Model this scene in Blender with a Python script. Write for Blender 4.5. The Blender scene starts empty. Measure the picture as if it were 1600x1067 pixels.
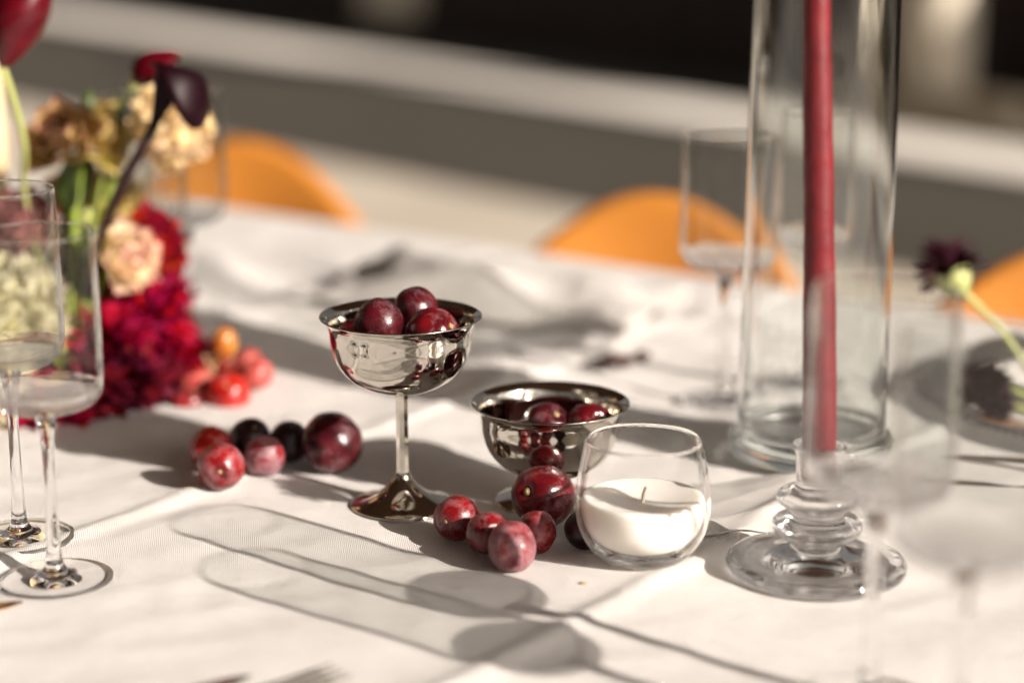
import bpy, bmesh, math, random
import numpy as np
from mathutils import Vector, Matrix, Euler, noise
R = math.radians
random.seed(7)
sc = bpy.context.scene
col = sc.collection

# ------------------------------------------------------------------ camera
T = 0.75                 # height of the table top above the ground
CH = 0.42                # camera above the table top
F = 3100.0 / 1600.0      # focal length / picture width
PITCH = R(13.9)
SP, CP = math.sin(PITCH), math.cos(PITCH)
cam = bpy.data.objects.new('camera', bpy.data.cameras.new('camera'))
col.objects.link(cam)
cam.location = (0, 0, T + CH)
cam.rotation_euler = (R(90) - PITCH, 0, 0)
cam.data.sensor_width = 36
cam.data.lens = 36 * F
cam.data.clip_start = 0.02
cam.data.clip_end = 300
cam.data.dof.use_dof = True
cam.data.dof.focus_distance = 1.235
cam.data.dof.aperture_fstop = 2.0
cam.data.dof.aperture_blades = 0
sc.camera = cam

# ------------------------------------------------------------------ sky, sun, exposure
SUN_EL, SUN_AZ = R(25), R(-37)       # azimuth of the direction towards the sun, from +X
sun_dir = Vector((math.cos(SUN_EL) * math.cos(SUN_AZ), math.cos(SUN_EL) * math.sin(SUN_AZ), math.sin(SUN_EL)))
w = bpy.data.worlds.new("World"); sc.world = w; w.use_nodes = True
wn = w.node_tree; wn.nodes.clear()
sky = wn.nodes.new('ShaderNodeTexSky'); sky.sky_type = 'NISHITA'; sky.sun_disc = False
sky.sun_elevation = SUN_EL
sky.sun_rotation = math.atan2(sun_dir.x, sun_dir.y)
sky.dust_density = 7.0; sky.air_density = 0.7; sky.ozone_density = 0.0
bg = wn.nodes.new('ShaderNodeBackground'); bg.inputs[1].default_value = 0.05
wo = wn.nodes.new('ShaderNodeOutputWorld')
hsn = wn.nodes.new('ShaderNodeHueSaturation'); hsn.inputs['Saturation'].default_value = 0.1
wn.links.new(sky.outputs[0], hsn.inputs['Color']); wn.links.new(hsn.outputs[0], bg.inputs[0]); wn.links.new(bg.outputs[0], wo.inputs[0])
sun = bpy.data.objects.new('sun', bpy.data.lights.new('sun', 'SUN'))
col.objects.link(sun)
sun.data.energy = 5.0; sun.data.angle = R(0.6); sun.data.color = (1.0, 0.985, 0.965)
sun.rotation_euler = sun_dir.to_track_quat('Z', 'Y').to_euler()
sc.view_settings.view_transform = 'Standard'
sc.view_settings.look = 'None'
sc.view_settings.exposure = 0.60
sc.view_settings.use_white_balance = True
sc.view_settings.white_balance_temperature = 7350
sc.view_settings.white_balance_tint = 15
sc.view_settings.gamma = 1
sc.cycles.use_denoising = True
sc.cycles.max_bounces = 24
sc.cycles.transmission_bounces = 20
sc.cycles.glossy_bounces = 8
sc.cycles.diffuse_bounces = 4
sc.cycles.transparent_max_bounces = 32
sc.cycles.caustics_refractive = True
sc.cycles.caustics_reflective = True
sc.cycles.blur_glossy = 0.1
sc.cycles.sample_clamp_indirect = 120

# ------------------------------------------------------------------ helpers
def ray(x, y):
    """direction of the photograph's pixel, scaled to one metre of depth"""
    px, py = (x - 800) / 3100.0, (y - 533.5) / 3100.0
    return Vector((px, CP - py * SP, -SP - py * CP))
def P(x, y, z=0.0):
    """point at height z above the table"""
    r = ray(x, y); d = (CH - z) / -r.z
    p = r * d; return Vector((p.x, p.y, T + z))
def Q(x, y, d):
    """point at depth d metres"""
    p = ray(x, y) * d; return Vector((p.x, p.y, T + CH + p.z))

def tag(o, label=None, cat=None, group=None, kind=None):
    if label: o['label'] = label
    if cat: o['category'] = cat
    if group: o['group'] = group
    if kind: o['kind'] = kind
    return o
def thing(name, label, cat, loc=(0, 0, 0), rot=(0, 0, 0), group=None):
    o = bpy.data.objects.new(name, None); col.objects.link(o)
    o.empty_display_size = 0.02
    o.location = loc; o.rotation_euler = rot
    return tag(o, label, cat, group)
def link(name, me, m=None, parent=None, loc=(0, 0, 0), rot=(0, 0, 0), sc_=(1, 1, 1), smooth=True):
    o = bpy.data.objects.new(name, me); col.objects.link(o)
    if m is not None and len(me.materials) == 0: me.materials.append(m)
    if parent is not None: o.parent = parent
    o.location = loc; o.rotation_euler = rot; o.scale = sc_
    if smooth and len(me.polygons): me.polygons.foreach_set('use_smooth', [True] * len(me.polygons))
    return o
def copy_tree(o, parent=None):
    c = o.copy(); col.objects.link(c)
    if parent is not None: c.parent = parent
    for ch in o.children: copy_tree(ch, c)
    return c
def mesh(name, v, f):
    me = bpy.data.meshes.new(name); me.from_pydata([tuple(a) for a in v], [], f); me.update(); return me

def lathe(name, prof, segs=64, closed=False):
    """profile of (r, z); a point with r = 0 becomes a pole"""
    v, f, rings = [], [], []
    for r, z in prof:
        if r < 1e-7: rings.append([len(v)]); v.append((0, 0, z))
        else:
            rings.append(list(range(len(v), len(v) + segs)))
            for i in range(segs):
                a = 2 * math.pi * i / segs; v.append((r * math.cos(a), r * math.sin(a), z))
    pr = list(zip(rings[:-1], rings[1:]))
    if closed: pr.append((rings[-1], rings[0]))
    for A, B in pr:
        for i in range(segs):
            j = (i + 1) % segs
            if len(A) == 1 and len(B) == 1: continue
            if len(A) == 1: f.append((A[0], B[j], B[i]))
            elif len(B) == 1: f.append((A[i], A[j], B[0]))
            else: f.append((A[i], A[j], B[j], B[i]))
    return mesh(name, v, f)

def smooth_prof(pts, n=6):
    """Catmull-Rom through profile points"""
    out = []
    P_ = [pts[0]] + list(pts) + [pts[-1]]
    for i in range(1, len(P_) - 2):
        p0, p1, p2, p3 = P_[i - 1], P_[i], P_[i + 1], P_[i + 2]
        for k in range(n):
            t = k / n
            q = []
            for a in (0, 1):
                q.append(0.5 * (2 * p1[a] + (p2[a] - p0[a]) * t + (2 * p0[a] - 5 * p1[a] + 4 * p2[a] - p3[a]) * t * t
                                + (-p0[a] + 3 * p1[a] - 3 * p2[a] + p3[a]) * t ** 3))
            out.append((max(q[0], 0.0), q[1]))
    out.append(pts[-1])
    return out

def tube(name, pts, rad, segs=10, cap=True):
    pts = [Vector(p) for p in pts]
    if len(pts) > 2:                                  # smooth the path
        P_ = [pts[0]] + pts + [pts[-1]]; R_ = None
        rr = rad if isinstance(rad, (list, tuple)) else [rad] * len(pts)
        rr = [rr[0]] + list(rr) + [rr[-1]]
        out, ro = [], []
        for i in range(1, len(P_) - 2):
            for k in range(5):
                t = k / 5
                out.append(0.5 * (2 * P_[i] + (P_[i + 1] - P_[i - 1]) * t + (2 * P_[i - 1] - 5 * P_[i] + 4 * P_[i + 1] - P_[i + 2]) * t * t
                                  + (-P_[i - 1] + 3 * P_[i] - 3 * P_[i + 1] + P_[i + 2]) * t ** 3))
                ro.append(rr[i] + (rr[i + 1] - rr[i]) * t)
        out.append(pts[-1]); ro.append(rr[-1])
    else:
        out = pts; ro = rad if isinstance(rad, (list, tuple)) else [rad, rad]
    v, f = [], []
    up = Vector((0.3, 0.2, 0.9)).normalized()
    for i, p in enumerate(out):
        t = (out[min(i + 1, len(out) - 1)] - out[max(i - 1, 0)]).normalized()
        x = t.cross(up)
        if x.length < 1e-3: x = t.cross(Vector((1, 0, 0)))
        x.normalize(); y = t.cross(x).normalized(); up = -y if y.dot(up) < 0 else y
        x = up.cross(t).normalized()
        for k in range(segs):
            a = 2 * math.pi * k / segs
            v.append(p + x * math.cos(a) * ro[i] + up * math.sin(a) * ro[i])
    for i in range(len(out) - 1):
        for k in range(segs):
            k2 = (k + 1) % segs
            f.append((i * segs + k, i * segs + k2, (i + 1) * segs + k2, (i + 1) * segs + k))
    if cap:
        f.append(tuple(range(segs))[::-1]); f.append(tuple(range((len(out) - 1) * segs, len(out) * segs)))
    return mesh(name, v, f)

def box(bm, lo, hi, rot=None):
    vs = [bm.verts.new((x, y, z)) for x in (lo[0], hi[0]) for y in (lo[1], hi[1]) for z in (lo[2], hi[2])]
    for q in ((0, 1, 3, 2), (4, 6, 7, 5), (0, 4, 5, 1), (2, 3, 7, 6), (0, 2, 6, 4), (1, 5, 7, 3)):
        bm.faces.new([vs[i] for i in q])
    return vs
def bm_mesh(bm, name):
    bmesh.ops.recalc_face_normals(bm, faces=bm.faces)
    me = bpy.data.meshes.new(name); bm.to_mesh(me); bm.free(); return me
def box_mesh(name, lo, hi, bevel=0.0):
    bm = bmesh.new(); box(bm, lo, hi)
    if bevel: bmesh.ops.bevel(bm, geom=bm.edges[:], offset=bevel, segments=2, affect='EDGES')
    return bm_mesh(bm, name)

# ------------------------------------------------------------------ materials
class Mat:
    def __init__(s, name):
        s.m = bpy.data.materials.new(name); s.m.use_nodes = True
        s.nt = s.m.node_tree; s.n = s.nt.nodes; s.l = s.nt.links
        s.b = s.n['Principled BSDF']; s.out = s.n['Material Output']
    def node(s, t, **kw):
        nd = s.n.new(t)
        for k, v in kw.items(): setattr(nd, k, v)
        return nd
    def set(s, **kw):
        for k, v in kw.items():
            k = k.replace('_', ' ')
            i = s.b.inputs[k]
            i.default_value = (*v, 1) if isinstance(v, tuple) and len(v) == 3 and i.type == 'RGBA' else v
        return s
    def coord(s, kind='Object', per_object=False):
        tc = s.node('ShaderNodeTexCoord'); o = tc.outputs[kind]
        if per_object:
            oi = s.node('ShaderNodeObjectInfo'); mu = s.node('ShaderNodeVectorMath', operation='SCALE')
            mu.inputs['Scale'].default_value = 13.7
            s.l.new(oi.outputs['Location'], mu.inputs[0])
            ad = s.node('ShaderNodeVectorMath', operation='ADD')
            s.l.new(o, ad.inputs[0]); s.l.new(mu.outputs[0], ad.inputs[1]); o = ad.outputs[0]
        return o
    def noise(s, vec, scale, detail=4, rough=0.55, dist=0.0):
        nz = s.node('ShaderNodeTexNoise'); nz.inputs['Scale'].default_value = scale
        nz.inputs['Detail'].default_value = detail; nz.inputs['Roughness'].default_value = rough
        nz.inputs['Distortion'].default_value = dist
        s.l.new(vec, nz.inputs['Vector']); return nz.outputs['Fac']
    def ramp(s, fac, stops):
        r = s.node('ShaderNodeValToRGB'); e = r.color_ramp.elements
        while len(e) < len(stops): e.new(0.5)
        for el, (p, c) in zip(e, stops):
            el.position = p; el.color = (*c, 1) if len(c) == 3 else c
        s.l.new(fac, r.inputs[0]); return r.outputs[0]
    def mix(s, fac, a, b):
        mx = s.node('ShaderNodeMix', data_type='RGBA')
        for v, i in ((fac, 0), (a, 6), (b, 7)):
            if hasattr(v, 'is_linked'): s.l.new(v, mx.inputs[i])
            else: mx.inputs[i].default_value = (*v, 1) if isinstance(v, tuple) else v
        return mx.outputs[2]
    def math(s, op, a, b=0.0, clamp=False):
        m_ = s.node('ShaderNodeMath', operation=op, use_clamp=clamp)
        for v, i in ((a, 0), (b, 1)):
            if hasattr(v, 'is_linked'): s.l.new(v, m_.inputs[i])
            else: m_.inputs[i].default_value = v
        return m_.outputs[0]
    def bump(s, h, strength=0.3, dist=0.001):
        b = s.node('ShaderNodeBump'); b.inputs['Strength'].default_value = strength; b.inputs['Distance'].default_value = dist
        s.l.new(h, b.inputs['Height']); s.l.new(b.outputs[0], s.b.inputs['Normal']); return b
    def to(s, sock, name): s.l.new(sock, s.b.inputs[name]); return s

M = {}
def linen(name, colr, weave=1.0, pitch=0.0017, transl=0.0):
    a = Mat(name); c = a.coord()
    sx = a.node('ShaderNodeSeparateXYZ'); a.l.new(c, sx.inputs[0])
    k = 2 * math.pi / pitch
    nx = a.noise(c, 260, 3); wob = a.math('MULTIPLY', nx, 4.5)
    w1 = a.math('SINE', a.math('ADD', a.math('MULTIPLY', sx.outputs[0], k), wob))
    w2 = a.math('SINE', a.math('ADD', a.math('MULTIPLY', sx.outputs[1], k), wob))
    h = a.math('MULTIPLY', w1, w2)
    slub = a.noise(c, 90, 4)
    hh = a.math('ADD', a.math('MULTIPLY', h, 0.5), slub)
    a.bump(hh, 0.9 * weave, 0.0006)
    broad = a.noise(c, 7, 5)
    f = a.math('ADD', a.math('MULTIPLY', h, 0.22), a.math('ADD', a.math('MULTIPLY', slub, 0.35), a.math('MULTIPLY', broad, 0.5)))
    cc = a.ramp(f, [(0.2, tuple(v * 0.80 for v in colr)), (0.75, colr)])
    a.to(cc, 'Base Color')
    a.set(Roughness=0.9, Sheen_Weight=0.15, Sheen_Roughness=0.5)
    a.b.inputs['Specular IOR Level'].default_value = 0.2
    if transl:
        tr = a.node('ShaderNodeBsdfTranslucent'); a.l.new(cc, tr.inputs[0])
        mx = a.node('ShaderNodeMixShader'); mx.inputs[0].default_value = transl
        a.l.new(a.b.outputs[0], mx.inputs[1]); a.l.new(tr.outputs[0], mx.inputs[2]); a.l.new(mx.outputs[0], a.out.inputs[0])
    return a.m
M['cloth'] = linen('white_linen', (0.80, 0.775, 0.745))
M['gauze'] = linen('white_gauze', (0.82, 0.79, 0.75), 0.8, 0.0017, 0.3)

def glass(name, tint=(1, 1, 1), rough=0.045, absorb=None):
    a = Mat(name)
    a.set(Base_Color=tint, Roughness=rough, IOR=1.5, Transmission_Weight=1.0)
    if absorb:
        v = a.node('ShaderNodeVolumeAbsorption'); v.inputs[0].default_value = (*absorb[0], 1); v.inputs[1].default_value = absorb[1]
        a.l.new(v.outputs[0], a.out.inputs['Volume'])
    return a.m
def thin_glass(name, tint, lo=0.50, hi=0.88):
    # a thin wall: seen face on, rays pass almost straight and each face mirrors by its Fresnel share;
    # towards grazing the long way through the wall bends them as solid glass does
    a = Mat(name); a.set(Base_Color=tint, Roughness=0.0, IOR=1.45, Transmission_Weight=1.0)
    tr = a.node('ShaderNodeBsdfTransparent'); tr.inputs[0].default_value = (*tint, 1)
    gl = a.node('ShaderNodeBsdfGlossy'); gl.inputs['Roughness'].default_value = 0.05; gl.inputs[0].default_value = (1, 1, 1, 1)
    fr = a.node('ShaderNodeFresnel'); geo = a.node('ShaderNodeNewGeometry')
    ior = a.node('ShaderNodeMath', operation='MULTIPLY_ADD')
    a.l.new(geo.outputs['Backfacing'], ior.inputs[0]); ior.inputs[1].default_value = 1 / 1.5 - 1.5; ior.inputs[2].default_value = 1.5
    a.l.new(ior.outputs[0], fr.inputs[0])
    ff_ = a.math('MULTIPLY', fr.outputs[0], a.math('MULTIPLY', a.math('SUBTRACT', 1.0, geo.outputs['Backfacing']), 0.7))
    mx = a.node('ShaderNodeMixShader'); a.l.new(ff_, mx.inputs[0]); a.l.new(tr.outputs[0], mx.inputs[1]); a.l.new(gl.outputs[0], mx.inputs[2])
    lw = a.node('ShaderNodeLayerWeight'); lw.inputs[0].default_value = 0.5
    mr = a.node('ShaderNodeMapRange', interpolation_type='SMOOTHSTEP'); mr.inputs[1].default_value = lo; mr.inputs[2].default_value = hi
    a.l.new(lw.outputs['Facing'], mr.inputs[0])
    m2 = a.node('ShaderNodeMixShader'); a.l.new(mr.outputs[0], m2.inputs[0]); a.l.new(mx.outputs[0], m2.inputs[1]); a.l.new(a.b.outputs[0], m2.inputs[2])
    a.l.new(m2.outputs[0], a.out.inputs[0]); return a.m
M['thin'] = thin_glass('thin_clear_glass', (0.99, 0.99, 0.99))
M['thin_wine'] = thin_glass('thin_wine_glass', (0.935, 0.94, 0.935))
M['thin_flat'] = thin_glass('flat_clear_glass', (0.995, 0.995, 0.995), 0.85, 1.0)
M['thin_green'] = thin_glass('thin_greenish_glass', (0.96, 0.985, 0.975), 0.6, 0.9)
M['glass'] = glass('clear_glass')
a = Mat('pale_glass'); a.set(Base_Color=(1, 1, 1), Roughness=0.0, IOR=1.5, Transmission_Weight=1.0)
tr = a.node('ShaderNodeBsdfTransparent'); mx = a.node('ShaderNodeMixShader'); mx.inputs[0].default_value = 0.45
a.l.new(a.b.outputs[0], mx.inputs[1]); a.l.new(tr.outputs[0], mx.inputs[2]); a.l.new(mx.outputs[0], a.out.inputs[0]); M['glass_pale'] = a.m
M['green_glass'] = glass('greenish_glass', (0.970, 0.988, 0.980))
M['green_thick'] = glass('greenish_glass_thick', (0.88, 0.965, 0.94))

a = Mat('polished_steel'); c = a.coord()
a.set(Base_Color=(0.66, 0.62, 0.56), Metallic=1.0)
a.to(a.ramp(a.noise(c, 60, 5), [(0.35, (0.03,) * 3), (0.62, (0.07,) * 3), (0.75, (0.17,) * 3)]), 'Roughness')
a.bump(a.noise(c, 22, 2), 0.05, 0.002); M['steel'] = a.m
a = Mat('brass'); a.set(Base_Color=(0.75, 0.42, 0.20), Metallic=1.0, Roughness=0.2); M['brass'] = a.m

def fruit(name, dark, red, bloom, bloom_lo, bloom_hi, rough=0.28, speck=0.5):
    a = Mat(name); c = a.coord(per_object=True)
    base = a.ramp(a.noise(c, 1.1, 3, 0.5, 0.2), [(0.32, dark), (0.68, red)])
    sp = a.ramp(a.noise(c, 32, 2), [(0.66, (0, 0, 0)), (0.72, (1, 1, 1))])
    base = a.mix(a.math('MULTIPLY', sp, speck), base, tuple(min(1, v * 3 + 0.10) for v in red))
    n1 = a.noise(c, 1.3, 8, 0.62, 0.25)
    n2 = a.noise(c, 14, 4, 0.7)
    bm_ = a.math('ADD', a.math('MULTIPLY', n1, 0.8), a.math('MULTIPLY', n2, 0.2))
    mk = a.ramp(bm_, [(bloom_lo, (0, 0, 0)), (bloom_hi, (1, 1, 1))])
    fac = a.math('MULTIPLY', mk, 0.5)
    a.to(a.mix(fac, base, bloom), 'Base Color')
    a.to(a.math('ADD', a.math('MULTIPLY', mk, 0.30), rough), 'Roughness')
    a.set(Subsurface_Weight=0.12, Subsurface_Scale=0.006)
    a.b.inputs['Subsurface Radius'].default_value = (1.0, 0.25, 0.1)
    a.b.inputs['Coat Weight'].default_value = 0.15; a.b.inputs['Coat Roughness'].default_value = 0.12
    a.bump(n2, 0.10, 0.02)
    return a.m
M['plum_dark'] = fruit('dark_plum_skin', (0.012, 0.002, 0.004), (0.085, 0.006, 0.010), (0.26, 0.13, 0.15), 0.50, 0.68, 0.2)
M['plum_wine'] = fruit('wine_plum_skin', (0.030, 0.002, 0.004), (0.15, 0.005, 0.008), (0.42, 0.20, 0.22), 0.52, 0.70, 0.17)
M['plum_black'] = fruit('black_plum_skin', (0.006, 0.002, 0.003), (0.03, 0.004, 0.006), (0.12, 0.07, 0.09), 0.5, 0.75, 0.35)
M['grape_red'] = fruit('red_grape_skin', (0.075, 0.002, 0.004), (0.25, 0.008, 0.010), (0.48, 0.25, 0.27), 0.47, 0.68, 0.26)
M['grape_bloom'] = fruit('bloomed_grape_skin', (0.08, 0.005, 0.010), (0.25, 0.016, 0.020), (0.50, 0.34, 0.37), 0.40, 0.60, 0.36)
M['grape_bright'] = fruit('bright_grape_skin', (0.28, 0.006, 0.005), (0.48, 0.022, 0.012), (0.7, 0.4, 0.4), 0.55, 0.75, 0.2)
M['grape_coral'] = fruit('coral_grape_skin', (0.30, 0.012, 0.012), (0.46, 0.05, 0.03), (0.66, 0.26, 0.24), 0.42, 0.66, 0.25)
M['grape_amber'] = fruit('amber_grape_skin', (0.30, 0.02, 0.01), (0.52, 0.26, 0.03), (0.6, 0.4, 0.3), 0.6, 0.8, 0.2)
a = Mat('fruit_stem'); a.set(Base_Color=(0.33, 0.22, 0.10), Roughness=0.7); M['fstem'] = a.m

a = Mat('white_wax'); a.set(Base_Color=(0.86, 0.83, 0.77), Roughness=0.45, Subsurface_Weight=0.6, Subsurface_Scale=0.01)
a.b.inputs['Subsurface Radius'].default_value = (1, 0.8, 0.6); M['wax'] = a.m
a = Mat('red_wax'); c = a.coord()
a.to(a.ramp(a.noise(c, 45, 4), [(0.3, (0.12, 0.005, 0.009)), (0.8, (0.21, 0.011, 0.016))]), 'Base Color')
a.set(Subsurface_Weight=0.3, Subsurface_Scale=0.004)
a.to(a.ramp(a.noise(c, 70, 6, 0.7), [(0.35, (0.34,) * 3), (0.7, (0.62,) * 3)]), 'Roughness')
a.bump(a.noise(c, 120, 4), 0.35, 0.0012); M['redwax'] = a.m
a = Mat('cream_wax'); a.set(Base_Color=(0.80, 0.62, 0.36), Roughness=0.5, Subsurface_Weight=0.3, Subsurface_Scale=0.01); M['creamwax'] = a.m
a = Mat('wick'); a.set(Base_Color=(0.75, 0.66, 0.5), Roughness=0.9); M['wick'] = a.m

a = Mat('orange_leather'); c = a.coord()
a.to(a.ramp(a.noise(c, 5, 4), [(0.3, (0.46, 0.165, 0.022)), (0.8, (0.58, 0.225, 0.036))]), 'Base Color')
a.set(Roughness=0.5); a.bump(a.noise(c, 400, 2), 0.2, 0.0005); M['leather'] = a.m
a = Mat('dark_metal'); a.set(Base_Color=(0.03, 0.028, 0.026), Roughness=0.45, Metallic=0.8); M['darkmetal'] = a.m
a = Mat('table_wood'); c = a.coord()
a.to(a.ramp(a.noise(c, 8, 4), [(0.3, (0.18, 0.09, 0.04)), (0.8, (0.27, 0.15, 0.07))]), 'Base Color'); a.set(Roughness=0.6); M['wood'] = a.m
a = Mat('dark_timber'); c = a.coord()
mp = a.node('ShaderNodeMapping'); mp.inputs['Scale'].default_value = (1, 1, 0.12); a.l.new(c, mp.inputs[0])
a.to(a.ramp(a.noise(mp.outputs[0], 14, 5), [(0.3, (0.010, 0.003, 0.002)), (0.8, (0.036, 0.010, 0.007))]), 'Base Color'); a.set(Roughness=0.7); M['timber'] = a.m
a = Mat('brown_timber'); c = a.coord()
a.to(a.ramp(a.noise(c, 6, 5), [(0.3, (0.045, 0.019, 0.008)), (0.8, (0.085, 0.036, 0.016))]), 'Base Color'); a.set(Roughness=0.75); M['roofwood'] = a.m

def ground_mat(name, lo, hi, sc1=1.3, grit=90):
    a = Mat(name); c = a.coord()
    f = a.math('ADD', a.math('MULTIPLY', a.noise(c, sc1, 6), 0.65), a.math('MULTIPLY', a.noise(c, grit, 3), 0.35))
    a.to(a.ramp(f, [(0.3, lo), (0.7, hi)]), 'Base Color'); a.set(Roughness=0.9)
    a.bump(a.noise(c, grit, 3), 0.4, 0.004); return a.m
M['dark_band_ground'] = ground_mat('dark_band_ground', (0.030, 0.024, 0.016), (0.050, 0.040, 0.028))
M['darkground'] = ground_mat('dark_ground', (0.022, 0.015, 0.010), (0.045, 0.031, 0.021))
M['paving'] = ground_mat('pale_paving', (0.42, 0.37, 0.30), (0.56, 0.50, 0.41))
M['stonepale'] = ground_mat('pale_stone', (0.62, 0.55, 0.44), (0.76, 0.69, 0.57), 4, 40)
M['paleband'] = ground_mat('pale_band_ground', (0.68, 0.64, 0.58), (0.80, 0.76, 0.69))
M['stone'] = ground_mat('beige_stone', (0.42, 0.35, 0.26), (0.55, 0.47, 0.36), 5)

# ------------------------------------------------------------------ ground, dark and pale bands, facade
GU0, GN0 = Vector((0.662, -0.749, 0)), Vector((0.749, 0.662, 0))      # along / across the terrace edge
GU, GN = Vector((0.6, -0.8, 0)), Vector((0.8, 0.6, 0))                # along / across the far pale band and wall
def strip(name, n0, n1, z, m, a0=-40, a1=40, thick=0.0, ax=None):
    bm = bmesh.new(); GU, GN = ax or (GU0, GN0)
    N = 40
    q = []
    for i in range(N + 1):
        a_ = a0 + (a1 - a0) * i / N
        p, r_ = GU * a_ + GN * n0, GU * a_ + GN * n1
        row = [bm.verts.new((p.x, p.y, z)), bm.verts.new((r_.x, r_.y, z))]
        if thick: row = [bm.verts.new((p.x, p.y, z - thick))] + row + [bm.verts.new((r_.x, r_.y, z - thick))]
        q.append(row)
    for A, B in zip(q[:-1], q[1:]):
        for k in range(len(A) - 1): bm.faces.new((A[k], B[k], B[k + 1], A[k + 1]))
    o = link(name, bm_mesh(bm, name), m, smooth=False)
    return tag(o, kind='structure')
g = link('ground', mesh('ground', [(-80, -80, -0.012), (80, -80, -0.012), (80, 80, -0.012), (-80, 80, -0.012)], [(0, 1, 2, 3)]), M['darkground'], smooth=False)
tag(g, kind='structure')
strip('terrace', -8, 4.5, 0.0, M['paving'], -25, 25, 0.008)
strip('dark_band', 4.5, 6.4, -0.006, M['dark_band_ground'])  # ground coloured darker than the terrace beside it
strip('pale_band', 5.74, 6.27, 0.03, M['paleband'], thick=0.035, ax=(GU, GN))  # narrow strip coloured paler than the ground around it

def wall_frame(a_, n_):
    p = GU * a_ + GN * n_; return (p.x, p.y, 0)
SROT = math.atan2(GU.y, GU.x)
fac = thing('timber_wall', 'dark brown timber wall in deep shade beyond the pale strip', 'wall', wall_frame(0, 7.3), (0, 0, SROT))
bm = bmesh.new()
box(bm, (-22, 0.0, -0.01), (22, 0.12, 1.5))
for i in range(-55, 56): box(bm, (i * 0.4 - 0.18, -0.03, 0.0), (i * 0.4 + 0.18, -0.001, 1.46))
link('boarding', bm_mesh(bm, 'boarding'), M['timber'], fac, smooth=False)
link('plinth', box_mesh('plinth', (-22, -0.08, -0.01), (22, -0.031, 0.14), 0.01), M['darkground'], fac, smooth=False)

def column(uc, r, label, n_=6.75):
    t = thing('stone_column', label, 'column', wall_frame(uc, n_), (0, 0, SROT), 'pale columns in front of the dark timber wall')
    link('shaft', lathe('column_shaft', smooth_prof([(r, .13), (r * 1.02, .6), (r * .98, 1.6), (r * .9, 2.3)], 4), 40), M['stonepale'], t)
    link('base', lathe('column_base', smooth_prof([(0, 0), (r * 1.35, 0), (r * 1.4, .05), (r * 1.25, .09), (r, .131)], 4), 40), M['stonepale'], t)
    link('capital', lathe('column_capital', smooth_prof([(r * .9, 2.3), (r * 1.2, 2.38), (r * 1.25, 2.44), (0, 2.45)], 4), 40), M['stonepale'], t)
    return t

# position on the facade for a pixel column (u coordinate along the wall)
def facade_u(x, y, n_):
    r = ray(x, y); k = n_ / (r.x * GN.x + r.y * GN.y); p = Vector((r.x * k, r.y * k, 0)); return p.dot(GU)
column(facade_u(1472, 80, 6.75), 0.13, 'thick pale stone column near the right end of the dark timber wall')
column(facade_u(1412, 80, 6.75), 0.05, 'thin pale stone column just left of the thick one')
st = thing('stone_step', 'low beige stone step at the feet of the pale columns', 'step', wall_frame(facade_u(1480, 140, 6.6), 6.6), (0, 0, SROT))
bm = bmesh.new(); box(bm, (-0.42, -0.13, -0.01), (0.42, 0.17, 0.09)); bmesh.ops.bevel(bm, geom=bm.edges[:], offset=0.02, segments=2, affect='EDGES')
link('slab', bm_mesh(bm, 'slab'), M['stone'], st, smooth=False)
link('tread', box_mesh('tread', (-0.36, -0.02, 0.09), (0.36, 0.17, 0.16), 0.015), M['stone'], st, smooth=False)
lx = facade_u(612, 8, 7.2); r_ = ray(612, 27); k_ = 7.2 / r_.dot(GN)
pl = thing('wall_box', 'pale box fixed to the dark timber wall at the top of the picture', 'box', wall_frame(lx, 7.2)[:2] + (T + CH + r_.z * k_,), (0, 0, SROT))
link('case', box_mesh('case', (-0.26, -0.10, 0), (0.26, 0.068, 0.34), 0.02), M['stonepale'], pl, smooth=False)
link('lid', box_mesh('lid', (-0.28, -0.12, 0.341), (0.28, 0.068, 0.37), 0.008), M['stonepale'], pl, smooth=False)

# unseen canopy added over the terrace to darken the cups' reflections and cut sky fill
U, N_ = Vector((0.8, -0.6, 0)), Vector((0.6, 0.8, 0))               # along / across the table
TROT = math.atan2(U.y, U.x)
def tab(a_, b_, z=0.0):
    p = U * a_ + N_ * b_; return Vector((p.x, p.y, T + z))
cn = thing('sky_blocking_canopy', 'unseen brown timber canopy added above the table to block sky light', 'canopy', (tab(-1.0, 0.9).x, tab(-1.0, 0.9).y, 0), (0, 0, TROT))
CX0, CX1, CY0, CY1, CZ = -7.6, 2.9, -6.0, 3.0, 2.75
me_b = box_mesh('roof_board', (0, -0.07, 0), (CX1 - CX0, 0.07, 0.025), 0.004)
me_b.materials.append(M['roofwood'])
for i in range(int((CY1 - CY0) / 0.15)):
    link('roof_board', me_b, None, cn, (CX0, CY0 + 0.075 + i * 0.15, CZ), smooth=False)
me_j = box_mesh('joist', (-0.04, CY0, -0.16), (0.04, CY1, -0.002), 0.004); me_j.materials.append(M['roofwood'])
for i in range(9): link('joist', me_j, None, cn, (CX0 + 0.1 + i * (CX1 - CX0 - 0.2) / 8, 0, CZ), smooth=False)
me_p = box_mesh('post', (-0.05, -0.05, 0), (0.05, 0.05, CZ - 0.165), 0.005); me_p.materials.append(M['roofwood'])
for x, y in ((CX0 + 0.2, CY1 - 0.1), (CX0 + 0.2, CY0 + 0.1), (CX1 - 0.2, CY0 + 0.1)): link('post', me_p, None, cn, (x, y, 0), smooth=False)

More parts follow.
